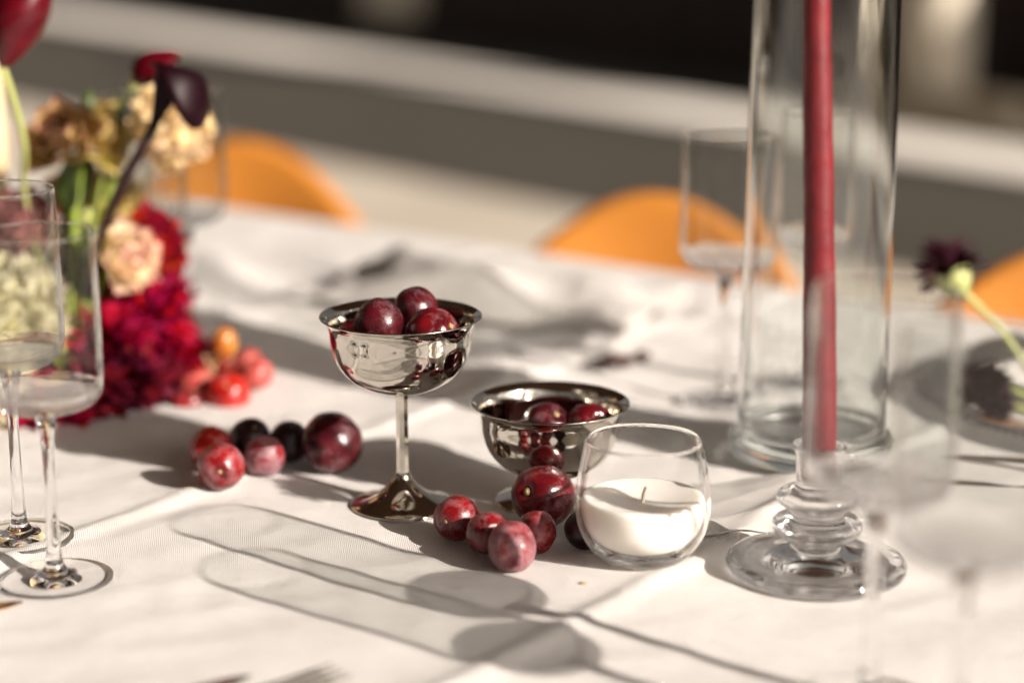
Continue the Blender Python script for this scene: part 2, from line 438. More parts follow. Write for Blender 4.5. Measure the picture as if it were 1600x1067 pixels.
# ------------------------------------------------------------------ table and tablecloth
B0, B1, A0, A1 = 0.26, 1.69, -2.6, 1.9         # edges of the table in table coordinates
tb = thing('dining_table', 'long wooden dining table hidden under the white tablecloth', 'table', (tab(0, 0).x, tab(0, 0).y, 0), (0, 0, TROT))
link('table_top', box_mesh('table_top', (A0, B0, T - 0.055), (A1, B1, T - 0.022), 0.003), M['wood'], tb, smooth=False)
me_l = box_mesh('leg', (-0.04, -0.04, 0), (0.04, 0.04, T - 0.056), 0.004); me_l.materials.append(M['wood'])
for x in (A0 + 0.15, A1 - 0.15):
    for y in (B0 + 0.12, B1 - 0.12): link('leg', me_l, None, tb, (x, y, 0), smooth=False)

def cloth_h(a_, b_):
    h = 0.0
    # pressed fold lines across the table and one along it
    for k, (c0, w_, s_) in enumerate(((-1.27, 0.010, 0.003), (-0.931, 0.008, 0.0032), (-0.593, 0.008, 0.0030), (-0.25, 0.010, 0.004), (0.1, 0.010, 0.004))):
        c1 = c0 + 0.008 * noise.noise(Vector((k * 3.1, b_ * 3, 0)))
        d = a_ - c1
        h += s_ * math.exp(-(d / w_) ** 2) + 0.0016 * math.exp(-(d / 0.07) ** 2)
    h += 0.0022 * noise.noise(Vector((a_ * 2.2, b_ * 2.6, 1.7)))
    h += 0.0016 * noise.noise(Vector((a_ * 7 + b_ * 3, b_ * 9 - a_ * 2, 5.7)))
    n1 = noise.noise(Vector((a_ * 14 - b_ * 9, b_ * 4 + a_ * 6, 9.1)))
    h += 0.0016 * (1 - abs(n1) * 2.2)
    n2 = noise.noise(Vector((a_ * 22 + b_ * 17, b_ * 31 - a_ * 8, 4.1)))
    h += 0.0006 * (1 - abs(n2) * 2.4)
    # ruffled zone beyond the cups
    wz = max(0.0, min(1.0, (b_ - 1.10) / 0.12)) * max(0.0, min(1.0, (1.62 - b_) / 0.15))
    if wz > 0:
        q = Vector((a_ * 2.4 - b_ * 1.0, b_ * 11 + a_ * 2.5, 3.3))
        h += wz * 0.016 * (0.45 - abs(noise.noise(q)) * 1.9)
    return h
def cloth_mesh():
    xs = list(np.arange(A0, -1.7, 0.03)) + list(np.arange(-1.7, 0.35, 0.0055)) + list(np.arange(0.35, A1 + 0.001, 0.02))
    ys = list(np.arange(B0, 0.5, 0.02)) + list(np.arange(0.5, B1 - 0.02, 0.0055)) + [B1 - 0.01, B1 - 0.003, B1 + 0.001]
    rows_b = [(y, None) for y in ys]
    v = []; f = []
    drop = [0.01, 0.03, 0.06, 0.10, 0.16, 0.22, 0.30, 0.36]
    cols = [('t', y) for y in ys]
    pre = [('n', d) for d in reversed(drop)]; post = [('f', d) for d in drop]
    allc = pre + cols + post
    for x in xs:
        for kind, q in allc:
            if kind == 't':
                e = min(1, (q - B0) / 0.03, (B1 - q) / 0.03)
                v.append((x, q, cloth_h(x, q) * max(0, e)))
            else:
                s_ = -1 if kind == 'n' else 1
                y = (B0 if kind == 'n' else B1) + s_ * (0.004 + 0.012 * min(1, q / 0.05) + 0.03 * q / 0.36 * (1 + math.sin(x * 21 + 2 * math.sin(x * 5))) )
                v.append((x, y, -q))
    nc = len(allc)
    for i in range(len(xs) - 1):
        for j in range(nc - 1):
            f.append((i * nc + j, (i + 1) * nc + j, (i + 1) * nc + j + 1, i * nc + j + 1))
    return mesh('tablecloth', v, f)
cl = link('tablecloth', cloth_mesh(), M['cloth'], None, (0, 0, T - 0.0005), (0, 0, TROT))
tag(cl, 'white woven linen tablecloth with pressed fold lines covering the long table', 'tablecloth')
def hz(p):
    """height of the cloth above T under a world point"""
    v = Vector((p.x, p.y, 0)); return cloth_h(v.dot(U), v.dot(N_)) - 0.0005

def PC(x, y):
    """point of the cloth seen at pixel x, y"""
    z = 0.0
    for _ in range(8): z = hz(P(x, y, z))
    return P(x, y, z)

# crumpled gauze lying along the middle of the table
def crumple(name, ac, bc, la, lb, amp, seed, label, m, rot=0.0, nx=150, ny=90, base=0.004):
    v, f = [], []
    for i in range(nx + 1):
        for j in range(ny + 1):
            s_, t_ = i / nx - 0.5, j / ny - 0.5
            ew = 0.06 * noise.noise(Vector((s_ * 5, t_ * 5, seed)))
            x = s_ * la * (1 + ew); y = t_ * lb * (1 + ew * 1.4)
            edge = min(1, (0.5 - abs(s_)) * 5, (0.5 - abs(t_)) * 5)
            q = Vector((x * 5.5, y * 9, seed)); wv = noise.noise(Vector((x * 3, y * 3, seed + 4)))
            r1 = 1 - abs(noise.noise(q + Vector((wv * 1.5, wv, 0)))) * 2.2
            r2 = 1 - abs(noise.noise(q * 2.3 + Vector((0, wv * 2, 7)))) * 2.2
            z = amp * max(0, 0.25 + 0.75 * edge) * max(0.0, 0.45 + 0.4 * r1 + 0.22 * r2 + 0.35 * wv)
            ca, sa = math.cos(rot), math.sin(rot)
            X, Y = ac + x * ca - y * sa, bc + x * sa + y * ca
            v.append((X, Y, base + z + cloth_h(X, Y)))
    for i in range(nx):
        for j in range(ny):
            a_ = i * (ny + 1) + j; f.append((a_, a_ + ny + 1, a_ + ny + 2, a_ + 1))
    o = link(name, mesh(name, v, f), m, None, (0, 0, T), (0, 0, TROT))
    s = o.modifiers.new('solid', 'SOLIDIFY'); s.thickness = 0.0008
    return tag(o, label, 'cloth')
def ab(p): v = Vector((p.x, p.y, 0)); return v.dot(U), v.dot(N_)
a_, b_ = ab(P(775, 480)); crumple('gauze_runner', a_, b_, 0.34, 0.19, 0.036, 2.0, 'crumpled white gauze cloth heaped behind the tall metal cup', M['gauze'], 0.25)
a_, b_ = ab(P(1150, 800)); crumple('gauze_napkin', a_, b_, 0.15, 0.10, 0.009, 11.0, 'small rumpled gauze cloth between the votive and the glass candlestick', M['gauze'], 0.9, 90, 60, 0.001)

# ------------------------------------------------------------------ wine glasses
def wine_glass_meshes():
    foot = [(0, .0006), (.031, .0006), (.0335, .0012), (.0338, .0019), (.0325, .0026), (.024, .0032), (.013, .0046), (.0075, .0075), (.0052, .012)]
    stem = [(.0052, .012), (.0043, .02), (.0037, .04), (.0034, .065), (.0037, .085), (.0048, .098), (.0068, .105)]
    outer = [(.0068, .105), (.010, .1072), (.019, .1092), (.0275, .1125), (.0322, .1180), (.0338, .126), (.0341, .14), (.0338, .17), (.0332, .2), (.0328, .2160)]
    inner = [(.0324, .2167), (.0320, .2160), (.0325, .2), (.0331, .17), (.0334, .14), (.0330, .1275), (.0308, .1205), (.0255, .1165), (.015, .1145), (0, .1138)]
    return (lathe('glass_foot', smooth_prof(foot, 4), 72), lathe('glass_stem', smooth_prof(stem, 4), 32),
            lathe('glass_bowl', smooth_prof(outer, 4)[:-1] + smooth_prof(inner, 4), 72))
GM = wine_glass_meshes()
def two_glass(me, zcut, above='thin', below='glass'):
    me.materials.append(M[below]); me.materials.append(M[above])
    zt = max(v.co.z for v in me.vertices) - .0022
    for p_ in me.polygons: p_.material_index = 1 if zcut < p_.center.z < zt else 0
GM[0].materials.append(M['glass']); GM[0].materials.append(M['thin_flat'])
for p_ in GM[0].polygons: p_.material_index = 1 if 0.0135 < p_.center.xy.length < 0.0305 else 0
GM[1].materials.append(M['glass']); two_glass(GM[2], .1235, 'thin_wine', 'glass_pale')
def wine_glass(p, label, s=1.0, group=None):
    t = thing('wine_glass', label, 'wine glass', (p.x, p.y, T + hz(p) + 0.0004), (0, 0, random.random() * 6), group)
    t.scale = (s, s, s) if not isinstance(s, tuple) else s
    for n_, m_ in zip(('foot', 'stem', 'bowl'), GM): link(n_, m_, None, t)
    return t
WG = 'empty straight sided wine glasses on the table'
wine_glass(PC(87, 908), 'empty wine glass nearest the left edge, its whole foot in view on the white cloth', (1.0, 1.0, .965), WG)
wine_glass(PC(32, 843), 'empty wine glass half hidden at the left edge, just behind the nearest left glass', (1, 1, 1.02), WG)
wine_glass(PC(300, 552), 'blurred wine glass behind the pale peach carnation, right one of that far pair', (1, 1, 1.03), WG)
wine_glass(PC(238, 566), 'blurred wine glass behind the dark calla lily, left one of that far pair', (1, 1, 1.03), WG)
wine_glass(PC(1128, 630), 'wine glass in front of the orange chair, just left of the tall glass cylinder', (1.05, 1.05, .985), WG)
wine_glass(PC(1262, 598), 'wine glass seen through the tall glass cylinder, behind the red taper candle', (.98, .98, 1.0), WG)
g1 = Vector((0.180, 0.930, 0)); g2 = Vector((0.206, 0.85, 0))
wine_glass(g1, 'strongly blurred foreground wine glass overlapping the red taper candle', (1.08, 1.08, 1.0), WG)
wine_glass(g2, 'most blurred foreground wine glass, lowest at the right edge of the picture', (1.05, 1.05, 0.98), WG)

# ------------------------------------------------------------------ metal cups
def coupe_bowl(name):
    o_ = [(0, .0), (.010, .0002), (.022, .0028), (.034, .0098), (.0415, .0195), (.0450, .031), (.0462, .040), (.0478, .0455), (.0512, .0488)]
    i_ = [(.0525, .0497), (.0520, .0503), (.0505, .0496), (.0470, .0465), (.0452, .040), (.0441, .031), (.0406, .0203), (.0332, .0108), (.0215, .0038), (0, .0012)]
    return lathe(name, smooth_prof(o_, 5) + smooth_prof(i_, 5), 96)
cb = coupe_bowl('coupe_bowl'); cb.materials.append(M['steel'])
cp = PC(630, 789)
t = thing('tall_metal_coupe', 'tall stemmed polished metal coupe holding three dark plums', 'cup', (cp.x, cp.y, T + hz(cp)), (0, 0, 0.4))
link('bowl', cb, None, t, (0, 0, .078))
stem_m = lathe('coupe_stem', [(.0046, .022), (.0046, .0226), (.0044, .0232), (.0042, .0275), (.0042, .074), (.0048, .0765), (.0075, .0783)], 8); link('stem', stem_m, M['steel'], t, smooth=False)
foot_m = lathe('coupe_foot', smooth_prof([(0, .0007), (.0320, .0005), (.0337, .0009), (.0336, .0018), (.0310, .0030), (.0240, .0052), (.0165, .0088), (.0105, .0135), (.0062, .0190), (.0045, .0225), (0, .0228)], 4), 72)
link('foot', foot_m, M['steel'], t)
c2 = PC(859, 783)
t2 = thing('short_metal_coupe', 'short polished metal coupe with plums inside, behind the glass votive', 'cup', (c2.x, c2.y, T + hz(c2)), (0, 0, 1.9))
link('bowl', cb, None, t2, (0, 0, .0185))
link('stem', lathe('short_stem', smooth_prof([(.0125, .0085), (.009, .013), (.0085, .016), (.012, .0188)], 4), 40), M['steel'], t2)
link('foot', lathe('short_foot', smooth_prof([(0, .0007), (.034, .0005), (.0358, .0010), (.0355, .0022), (.028, .0045), (.018, .0065), (.0125, .0090), (0, .0092)], 4), 64), M['steel'], t2)

# ------------------------------------------------------------------ fruit
def fruit_mesh(name, kind, seed):
    rs = random.Random(seed); v, f = [], []
    nu, nv = 48, 32
    for j in range(nv + 1):
        th = math.pi * j / nv
        for i in range(nu):
            ph = 2 * math.pi * i / nu
            r = 1.0
            r -= (0.22 if kind == 'plum' else 0.10) * math.exp(-(th / 0.30) ** 2)          # stem dimple
            r -= 0.05 * math.exp(-((math.pi - th) / 0.25) ** 2)
            if kind == 'plum': r -= 0.035 * math.exp(-((ph - math.pi) / 0.16) ** 2) * math.sin(th)   # suture
            d = Vector((math.sin(th) * math.cos(ph), math.sin(th) * math.sin(ph), math.cos(th)))
            r += 0.05 * noise.noise(d * 1.4 + Vector((seed, 0, 0))) + 0.012 * noise.noise(d * 4 + Vector((0, seed, 0)))
            if kind == 'long': d = Vector((d.x * 0.82, d.y * 0.82, d.z * 1.12))
            elif kind == 'grape': d = Vector((d.x * 0.985, d.y * 0.985, d.z * 1.04))
            v.append(d * r)
    for j in range(nv):
        for i in range(nu):
            i2 = (i + 1) % nu
            f.append((j * nu + i, (j + 1) * nu + i, (j + 1) * nu + i2, j * nu + i2))
    me = mesh(name, v, f)
    bm = bmesh.new(); bm.from_mesh(me); bmesh.ops.remove_doubles(bm, verts=bm.verts[:], dist=1e-5); bm.to_mesh(me); bm.free()
    return me
scar = lathe('stem_scar', smooth_prof([(0.0, 0.80), (0.10, 0.80), (0.13, 0.84), (0.08, 0.86), (0.05, 0.90), (0, 0.90)], 3), 12)
scar.materials.append(M['fstem'])
scar_g = lathe('grape_scar', smooth_prof([(0.0, 0.90), (0.07, 0.92), (0.09, 0.96), (0.05, 0.98), (0, 0.98)], 3), 12)
scar_g.materials.append(M['fstem'])
FN = [0]
def put_fruit(c, r, mat, kind, name, label, rot, group=None, cat=None):
    FN[0] += 1
    cat = cat or ('plum' if name == 'plum' else 'grape')
    t = thing(name, label, cat, c, rot, group)
    rf = random.Random(FN[0]); t.scale = (r * rf.uniform(.97, 1.02), r * rf.uniform(.94, 1.0), r * rf.uniform(.95, 1.04))
    link('skin', fruit_mesh(name + '_skin', kind, FN[0] * 1.7), M[mat], t)
    link('stem_scar', scar if kind == 'plum' else scar_g, None, t)
    return t
def on_table(x, y, wpx):
    d = 1.25
    for _ in range(12):
        r = wpx * d / 6200.0; p = Q(x, y, d)
        tgt = T + r + hz(p) - 0.0004
        # move along the ray until the height fits
        ry = ray(x, y); d = (T + CH - tgt) / -ry.z
    return Q(x, y, d), r
def fruit_on_table(x, y, wpx, mat, kind, name, label, rot, group=None):
    c, r = on_table(x, y, wpx); return put_fruit(c, r, mat, kind, name, label, rot, group)
FG = 'plums and grapes lying on the tablecloth'
fruit_on_table(849, 775, 101, 'plum_wine', 'plum', 'plum', 'large wine red plum lying between the short coupe and the votive candle', (0.5, -1.1, 0.3), FG)
fruit_on_table(714, 809, 73, 'grape_red', 'grape', 'grape', 'leftmost red grape of the front group, stem scar facing left', (1.45, -0.35, -0.5), FG)
fruit_on_table(762, 832, 70, 'grape_red', 'grape', 'grape', 'red grape in the middle of the front group, behind the pale bloomed one', (1.2, 0.1, 0.3), FG)
fruit_on_table(838, 831, 67, 'grape_red', 'grape', 'grape', 'dark red grape tucked below the large wine red plum', (2.6, 0.4, 0.3), FG)
fruit_on_table(800, 854, 78, 'grape_bloom', 'grape', 'grape', 'frontmost grape, pinkish and powdery, nearest the camera', (2.9, 0.3, 0.9), FG)
fruit_on_table(915, 826, 66, 'plum_black', 'grape', 'grape', 'dark grape half hidden behind the left side of the glass votive', (0.2, 0.9, 0.3), FG)
fruit_on_table(519, 691, 99, 'plum_dark', 'plum', 'plum', 'large dark plum lying left of the tall coupe foot', (-0.9, 0.5, 0.8), FG)
fruit_on_table(452, 690, 66, 'plum_black', 'grape', 'grape', 'nearly black grape directly left of the large dark plum', (0.2, 0.2, 0.3), FG)
fruit_on_table(391, 684, 66, 'plum_black', 'grape', 'grape', 'black grape behind the powdery pale grape of the left group', (0.7, 0.2, 0.3), FG)
fruit_on_table(413, 712, 66, 'grape_bloom', 'grape', 'grape', 'powdery pale grape with a dark red top spot in the left group', (0.6, -0.1, 0.3), FG)
fruit_on_table(331, 702, 70, 'grape_bright', 'grape', 'grape', 'bright scarlet grape at the back left of the left group', (0.2, 0.2, 1.3), FG)
fruit_on_table(345, 728, 77, 'grape_red', 'grape', 'grape', 'front left grape of the left group, red with powdery patches', (1.5, 0.2, 0.1), FG)
# in the tall coupe
CG = 'plums in the tall coupe'
def in_bowl(x, y, d, wpx, mat, kind, label, rot, group):
    put_fruit(Q(x, y, d), wpx * d / 6200.0, mat, kind, 'plum', label, rot, group)
dT = (cp.y * CP + (CH - .12) * SP)
in_bowl(592, 505, dT - 0.012, 79, 'plum_dark', 'plum', 'dusty dark plum at the front left inside the tall coupe', (2.2, 0.4, 0.3), CG)
in_bowl(650, 482, dT + 0.022, 70, 'plum_dark', 'plum', 'highest dark plum at the back of the tall coupe', (-0.5, 0.3, 0.8), CG)
in_bowl(676, 522, dT - 0.010, 84, 'plum_wine', 'plum', 'speckled wine red plum at the front right inside the tall coupe', (0.6, 1.0, 0.3), CG)
in_bowl(553, 524, dT + 0.012, 52, 'grape_red', 'grape', 'small red fruit low at the left inside the tall coupe', (0.3, 0.2, 0.3), CG)
SG = 'plums in the short coupe'
dS = (c2.y * CP + (CH - .045) * SP)
in_bowl(853, 668, dS + 0.010, 80, 'plum_dark', 'plum', 'dark plum in the middle of the short coupe', (0.6, 0.4, 0.3), SG)
in_bowl(921, 668, dS + 0.006, 80, 'plum_wine', 'plum', 'reddish plum at the right inside the short coupe', (0.9, -0.4, 0.9), SG)
in_bowl(818, 684, dS - 0.010, 56, 'plum_black', 'grape', 'small dark fruit low at the left inside the short coupe', (0.6, 0.4, 1.3), SG)

# ------------------------------------------------------------------ glass votive with candle
vp = PC(1003, 873)
vo = thing('glass_votive', 'round clear glass votive holding a white candle, right of the front grapes', 'candle holder', (vp.x, vp.y, T + hz(vp) + 0.0003))
vo_o = [(0, .0012), (.010, .0006), (.018, .0003), (.024, .0012), (.0325, .0085), (.0385, .0195), (.0408, .0315), (.0403, .046), (.0382, .060), (.0358, .0715), (.0350, .0750)]
vo_i = [(.0341, .0763), (.0331, .0755), (.0336, .0715), (.0361, .060), (.0383, .046), (.0388, .0325), (.0366, .0215), (.0308, .0125), (.020, .0078), (0, .0065)]
me_s = lathe('votive_shell', smooth_prof(vo_o, 5) + smooth_prof(vo_i, 5), 96); two_glass(me_s, .011)
link('shell', me_s, None, vo)
wx_o = [(0, .0105), (.019, .0110), (.0285, .0150), (.0345, .0225), (.0370, .0310), (.0374, .0385), (.0366, .0412), (.0345, .0420), (.029, .0412), (.020, .0396), (.010, .0384), (0, .0382)]
cv = thing('votive_candle', 'white wax candle inside the round glass votive', 'candle', (vp.x, vp.y, T + hz(vp) - 0.0015))
link('wax', lathe('votive_wax', smooth_prof(wx_o, 4), 72), M['wax'], cv)
link('wick', tube('votive_wick', [(0, 0, .037), (.0002, 0, .0425), (.0016, 0, .0475)], [.0011, .0010, .0008], 8), M['wick'], cv)

# ------------------------------------------------------------------ tall glass cylinder and candlestick
hp = PC(1266, 706)
hv = thing('glass_cylinder', 'tall greenish clear glass cylinder with a thick round foot', 'vase', (hp.x, hp.y, T + hz(hp) + 0.0003))
ft = [(0, .0008), (.050, .0004), (.0560, .0018), (.0584, .0065), (.0584, .0115), (.0562, .0158), (.0535, .0178)]
wl_o = [(.0535, .0178), (.0523, .0200), (.0520, .026)] + [(.0519 - .0088 * (z_ / 1000 - .03), z_ / 1000) for z_ in range(40, 401, 40)]
wl_i = [(.0478, .4012), (.0470, .400)] + [(.0500 - .0088 * (z_ / 1000 - .03), z_ / 1000) for z_ in range(360, 39, -40)] + [(.0496, .028), (.047, .0205), (.038, .0170), (.02, .0155), (0, .0150)]
me_f = lathe('cylinder_foot', smooth_prof(ft, 5), 96); me_w = lathe('cylinder_wall', smooth_prof(wl_o, 5)[:-1] + smooth_prof(wl_i, 5), 96)
link('foot', me_f, M['green_thick'], hv); link('wall', me_w, M['green_glass'], hv)
# hand made glass: slightly uneven walls
for v in me_w.vertices:
    if v.co.z > 0.022:
        e_ = min(1, (v.co.z - 0.022) / 0.03); inner = 1.0 if v.co.xy.length < 0.0500 - 0.006 * v.co.z - 0.0005 else 0.0
        k = 1 + e_ * (0.010 * noise.noise(Vector((v.co.x * 30, v.co.y * 30, v.co.z * 9))) + inner * 0.022 * noise.noise(Vector((v.co.x * 70, v.co.y * 70, v.co.z * 7 + 5))))
        v.co.x *= k; v.co.y *= k
ap = PC(1274, 893)
cs = thing('glass_candlestick', 'low clear glass candlestick with ringed stem on a broad round foot', 'candlestick', (ap.x, ap.y, T + hz(ap) + 0.0003))
fo = [(0, .0030), (.030, .0016), (.046, .0006), (.0515, .0014), (.0536, .0048), (.0526, .0082), (.047, .0098), (.040, .0092), (.030, .0110), (.020, .0150), (.0150, .0185)]
st_ = [(.0150, .0185), (.0180, .0215), (.0245, .0248), (.0268, .0290), (.0252, .0330), (.0180, .0358), (.0150, .0385), (.0185, .0410), (.0232, .0435), (.0246, .0468), (.0228, .0500), (.0165, .0522)]
cu_o = [(.0165, .0522), (.0138, .0545), (.0136, .0600), (.0142, .0720), (.0158, .0785)]
cu_i = [(.0156, .0797), (.0138, .0790), (.0122, .0720), (.0118, .0620), (.0112, .0585), (0, .0580)]
link('foot', lathe('candlestick_foot', smooth_prof(fo, 5), 80), M['glass'], cs)
link('ringed_stem', lathe('candlestick_stem', smooth_prof(st_, 5), 64), M['glass'], cs)
link('cup', lathe('candlestick_cup', smooth_prof(cu_o, 4)[:-1] + smooth_prof(cu_i, 4), 64), M['glass'], cs)
for ch_ in cs.children:
    for v in ch_.data.vertices:
        k = 1 + 0.010 * noise.noise(v.co * 130) + 0.004 * noise.noise(v.co * 420)
        v.co.x *= k; v.co.y *= k
rc = thing('taper_candle', 'tall red taper candle standing in the glass candlestick', 'candle', (ap.x, ap.y, T + .0588), (R(-0.3), R(-2.2), 0))
link('wax', lathe('taper_wax', [(0, 0), (.0095, 0), (.0106, .002)] + [(.0104 - .0030 * k / 60, .002 + .0048 * k) for k in range(1, 61)] + [(.0055, .297), (.002, .303), (0, .304)], 40), M['redwax'], rc)
for v in rc.children[0].data.vertices:
    k = 1 + 0.05 * noise.noise(Vector((v.co.x * 60, v.co.y * 60, v.co.z * 26))) + 0.03 * noise.noise(Vector((v.co.x * 200, v.co.y * 200, v.co.z * 90)))
    v.co.x *= k; v.co.y *= k
    v.co.x += 0.0006 * math.sin(v.co.z * 17)
link('wick', tube('taper_wick', [(0, 0, .303), (.0006, 0, .309), (.001, 0, .314)], .0008, 6), M['wick'], rc)
ccp = Q(4, 420, 1.75)
cc_ = thing('taper_candle', 'cream taper candle rising at the left edge behind the flowers', 'candle', (ccp.x, ccp.y, T + 0.022))
link('wax', lathe('cream_taper', [(0, 0), (.0105, 0), (.0105, .02), (.0098, .12), (.0088, .265), (.003, .275), (0, .276)], 32), M['creamwax'], cc_)
link('wick', tube('cream_wick', [(0, 0, .275), (.0006, 0, .281), (.001, 0, .286)], .0008, 6), M['wick'], cc_)
ch = thing('metal_candle_cup', 'small metal candle cup under the cream taper at the left edge', 'candle holder', (ccp.x, ccp.y, T + 0.004))
link('dish', lathe('candle_dish', smooth_prof([(0, 0), (.032, .0), (.035, .004), (.032, .004), (.014, .004), (.0125, .008), (.0125, .028), (.0112, .028), (.0112, .017), (0, .017)], 3), 40), M['steel'], ch)

# ------------------------------------------------------------------ charger plate, napkin, cutlery
gp = PC(1765, 640)
pt = thing('charger_plate', 'clear glass charger plate with a beaded rim at the right edge', 'plate', (gp.x, gp.y, T + 0.0035), (0, 0, 0.1))
link('disc', lathe('charger_disc', smooth_prof([(0, .0005), (.10, .0005), (.125, .003), (.160, .0085), (.1605, .0105), (.155, .0105), (.124, .0055), (.10, .0035), (0, .0035)], 4), 128), M['glass'], pt)
bead = lathe('bead', [(0, -.0036), (.0018, -.0030), (.0032, -.0014), (.0036, 0), (.0032, .0014), (.0018, .0030), (0, .0036)], 12); bead.materials.append(M['glass'])
for i in range(132):
    an = 2 * math.pi * i / 132; link('rim_bead', bead, None, pt, (.1630 * math.cos(an), .1630 * math.sin(an), .0105))
a_, b_ = ab(P(1720, 625)); crumple('napkin', a_, b_, 0.20, 0.11, 0.045, 21.0, 'loosely folded white napkin lying on the beaded glass charger', M['gauze'], 0.5, 110, 70, 0.012)

def fork(tip, ang, label, m=M['steel'] if False else None):
    m = m or M['steel']
    t = thing('fork', label, 'fork', tip, (0, 0, ang), 'cutlery laid at the near side of the table')
    # tip at the origin, handle along -X
    for k in range(4):
        y = (k - 1.5) * 0.0062
        link('tine', tube('tine', [(0, y, .004), (-.02, y, .0025), (-.04, y, .002), (-.052, y * .9, .0025)], [.0006, .0011, .0013, .0015], 8), m, t)
    bm = bmesh.new()
    pr = [(-.048, .0112, .0028), (-.058, .0116, .0026), (-.070, .008, .003), (-.082, .0035, .0045), (-.11, .0026, .0065), (-.15, .0035, .005), (-.19, .0055, .003), (-.205, .0055, .0026), (-.212, .003, .0026)]
    top = []
    for x, hw, z in pr:
        top.append([bm.verts.new((x, -hw, z)), bm.verts.new((x, 0, z + .0012)), bm.verts.new((x, hw, z)), bm.verts.new((x, 0, z - .0012))])
    for A, B in zip(top[:-1], top[1:]):
        for i in range(4): bm.faces.new((A[i], A[(i + 1) % 4], B[(i + 1) % 4], B[i]))
    bm.faces.new(top[0]); bm.faces.new(top[-1][::-1])
    link('handle', bm_mesh(bm, 'fork_handle'), m, t)
    return t
TN = math.atan2(N_.y, N_.x)
p = PC(533, 1058); fork((p.x, p.y, T + hz(p) + .0005), TN - 0.25, 'blurred silver fork whose tine tips enter at the bottom edge')
def knife(tip, ang, label, m, L=.21):
    t = thing('knife', label, 'knife', tip, (0, 0, ang), 'cutlery laid at the near side of the table')
    bm = bmesh.new(); rows = []
    for x, w0, w1, th in ((0, -.001, .001, .0004), (-.01, -.005, .004, .0006), (-.05, -.008, .006, .0009), (-.1, -.008, .006, .0012)):
        rows.append([bm.verts.new((x, w0, .001 + 0)), bm.verts.new((x, w0, .001 + th)), bm.verts.new((x, w1, .001 + th * 1.6)), bm.verts.new((x, w1, .001))])
    for A, B in zip(rows[:-1], rows[1:]):
        for i in range(4): bm.faces.new((A[i], A[(i + 1) % 4], B[(i + 1) % 4], B[i]))
    bm.faces.new(rows[0]); bm.faces.new(rows[-1][::-1])
    link('blade', bm_mesh(bm, 'blade'), m, t)
    link('handle', tube('knife_handle', [(-.1, -.001, .0035), (-.13, -.001, .004), (-.18, -.001, .0045), (-L, -.001, .0045)], [.004, .0045, .0055, .005], 12), m, t)
    return t
p = PC(392, 1060); knife((p.x, p.y, T + hz(p) + .0005), TN - 0.25, 'blurred silver knife tip at the bottom edge, left of the fork', M['steel'])
p = PC(36, 944); knife((p.x, p.y, T + hz(p) + .0005), math.atan2(0.35, 1) + 0.2, 'copper coloured knife tip reaching in at the left edge', M['brass'])
p = PC(1480, 716); knife((p.x, p.y, T + hz(p) + .0005), math.pi - 0.25, 'thin knife below the beaded charger at the right edge', M['steel'])
p = PC(1440, 752); knife((p.x, p.y, T + hz(p) + .0005), math.pi - 0.25, 'second thin knife, nearer than the one beside the beaded charger', M['steel'])

crumb_m = Mat('crumb'); crumb_m.set(Base_Color=(0.45, 0.30, 0.16), Roughness=0.9)
# dried pod lying on the cloth behind the cups
M_pod = Mat('dark_pod'); M_pod.set(Base_Color=(0.035, 0.012, 0.008), Roughness=0.6)
pp = PC(965, 566)
t = thing('dried_pod', 'dark brown dried pod lying on the cloth behind the short coupe', 'seed pod', (pp.x, pp.y, T + hz(pp) + .004))
def rel(p, o): return p - Vector(o.location)
link('husk', tube('pod_husk', [rel(P(905, 570, .003), t), rel(P(930, 566, .006), t), rel(P(958, 562, .009), t), rel(P(985, 562, .005), t), rel(P(1003, 557, .007), t), rel(P(1014, 555, .005), t)], [.001, .003, .0065, .003, .0055, .002], 10), M_pod.m, t)

t = thing('bread_crumb', 'tiny brown crumb on the cloth in front of the votive', 'crumb', PC(913, 912))
bm = bmesh.new(); bmesh.ops.create_icosphere(bm, subdivisions=2, radius=.0014)
for v in bm.verts: v.co *= 1 + 0.5 * noise.noise(v.co * 900); v.co.x *= 1.8; v.co.z *= 0.6
link('flake', bm_mesh(bm, 'crumb'), crumb_m.m, t, (0, 0, .0006))

# ------------------------------------------------------------------ chairs
def chair_meshes():
    n, zt, zb = 48, 0.803, 0.60
    v, f = [], []
    r0, r1 = .300, .274
    ring = []
    for i in range(n + 1):
        s_ = i / n * 2 - 1; an = math.pi / 2 + s_ * R(78)
        top = zt - 0.24 * (1 - math.exp(-(s_ / .62) ** 2)); bot = zb - 0.02 * abs(s_)
        c_, d_ = math.cos(an), math.sin(an)
        sec = []
        for r, z in ((r0, bot), (r0 + .006, (bot + top) / 2), (r0 + .004, top - .012), (r0 - .004, top - .002), ((r0 + r1) / 2, top), (r1 + .004, top - .002), (r1 - .002, top - .012), (r1 - .002, (bot + top) / 2), (r1, bot)):
            sec.append(len(v)); v.append((r * c_, r * d_ * 0.78, z))
        ring.append(sec)
    for A, B in zip(ring[:-1], ring[1:]):
        for k in range(len(A)):
            k2 = (k + 1) % len(A); f.append((A[k], B[k], B[k2], A[k2]))
    f.append(tuple(ring[0])); f.append(tuple(ring[-1][::-1]))
    back = mesh('chair_back', v, f)
    seat = lathe('chair_seat', smooth_prof([(0, .415), (.22, .415), (.24, .43), (.24, .455), (.22, .468), (0, .472)], 4), 48)
    leg = tube('chair_leg', [(0, 0, 0), (0, 0, .42)], [.009, .013], 12)
    sup = tube('chair_support', [(0, 0, .43), (0, 0, .66)], [.009, .009], 10)
    return back, seat, leg, sup
CMs = chair_meshes()
CMs[0].materials.append(M['leather']); CMs[1].materials.append(M['leather']); CMs[2].materials.append(M['darkmetal']); CMs[3].materials.append(M['darkmetal'])
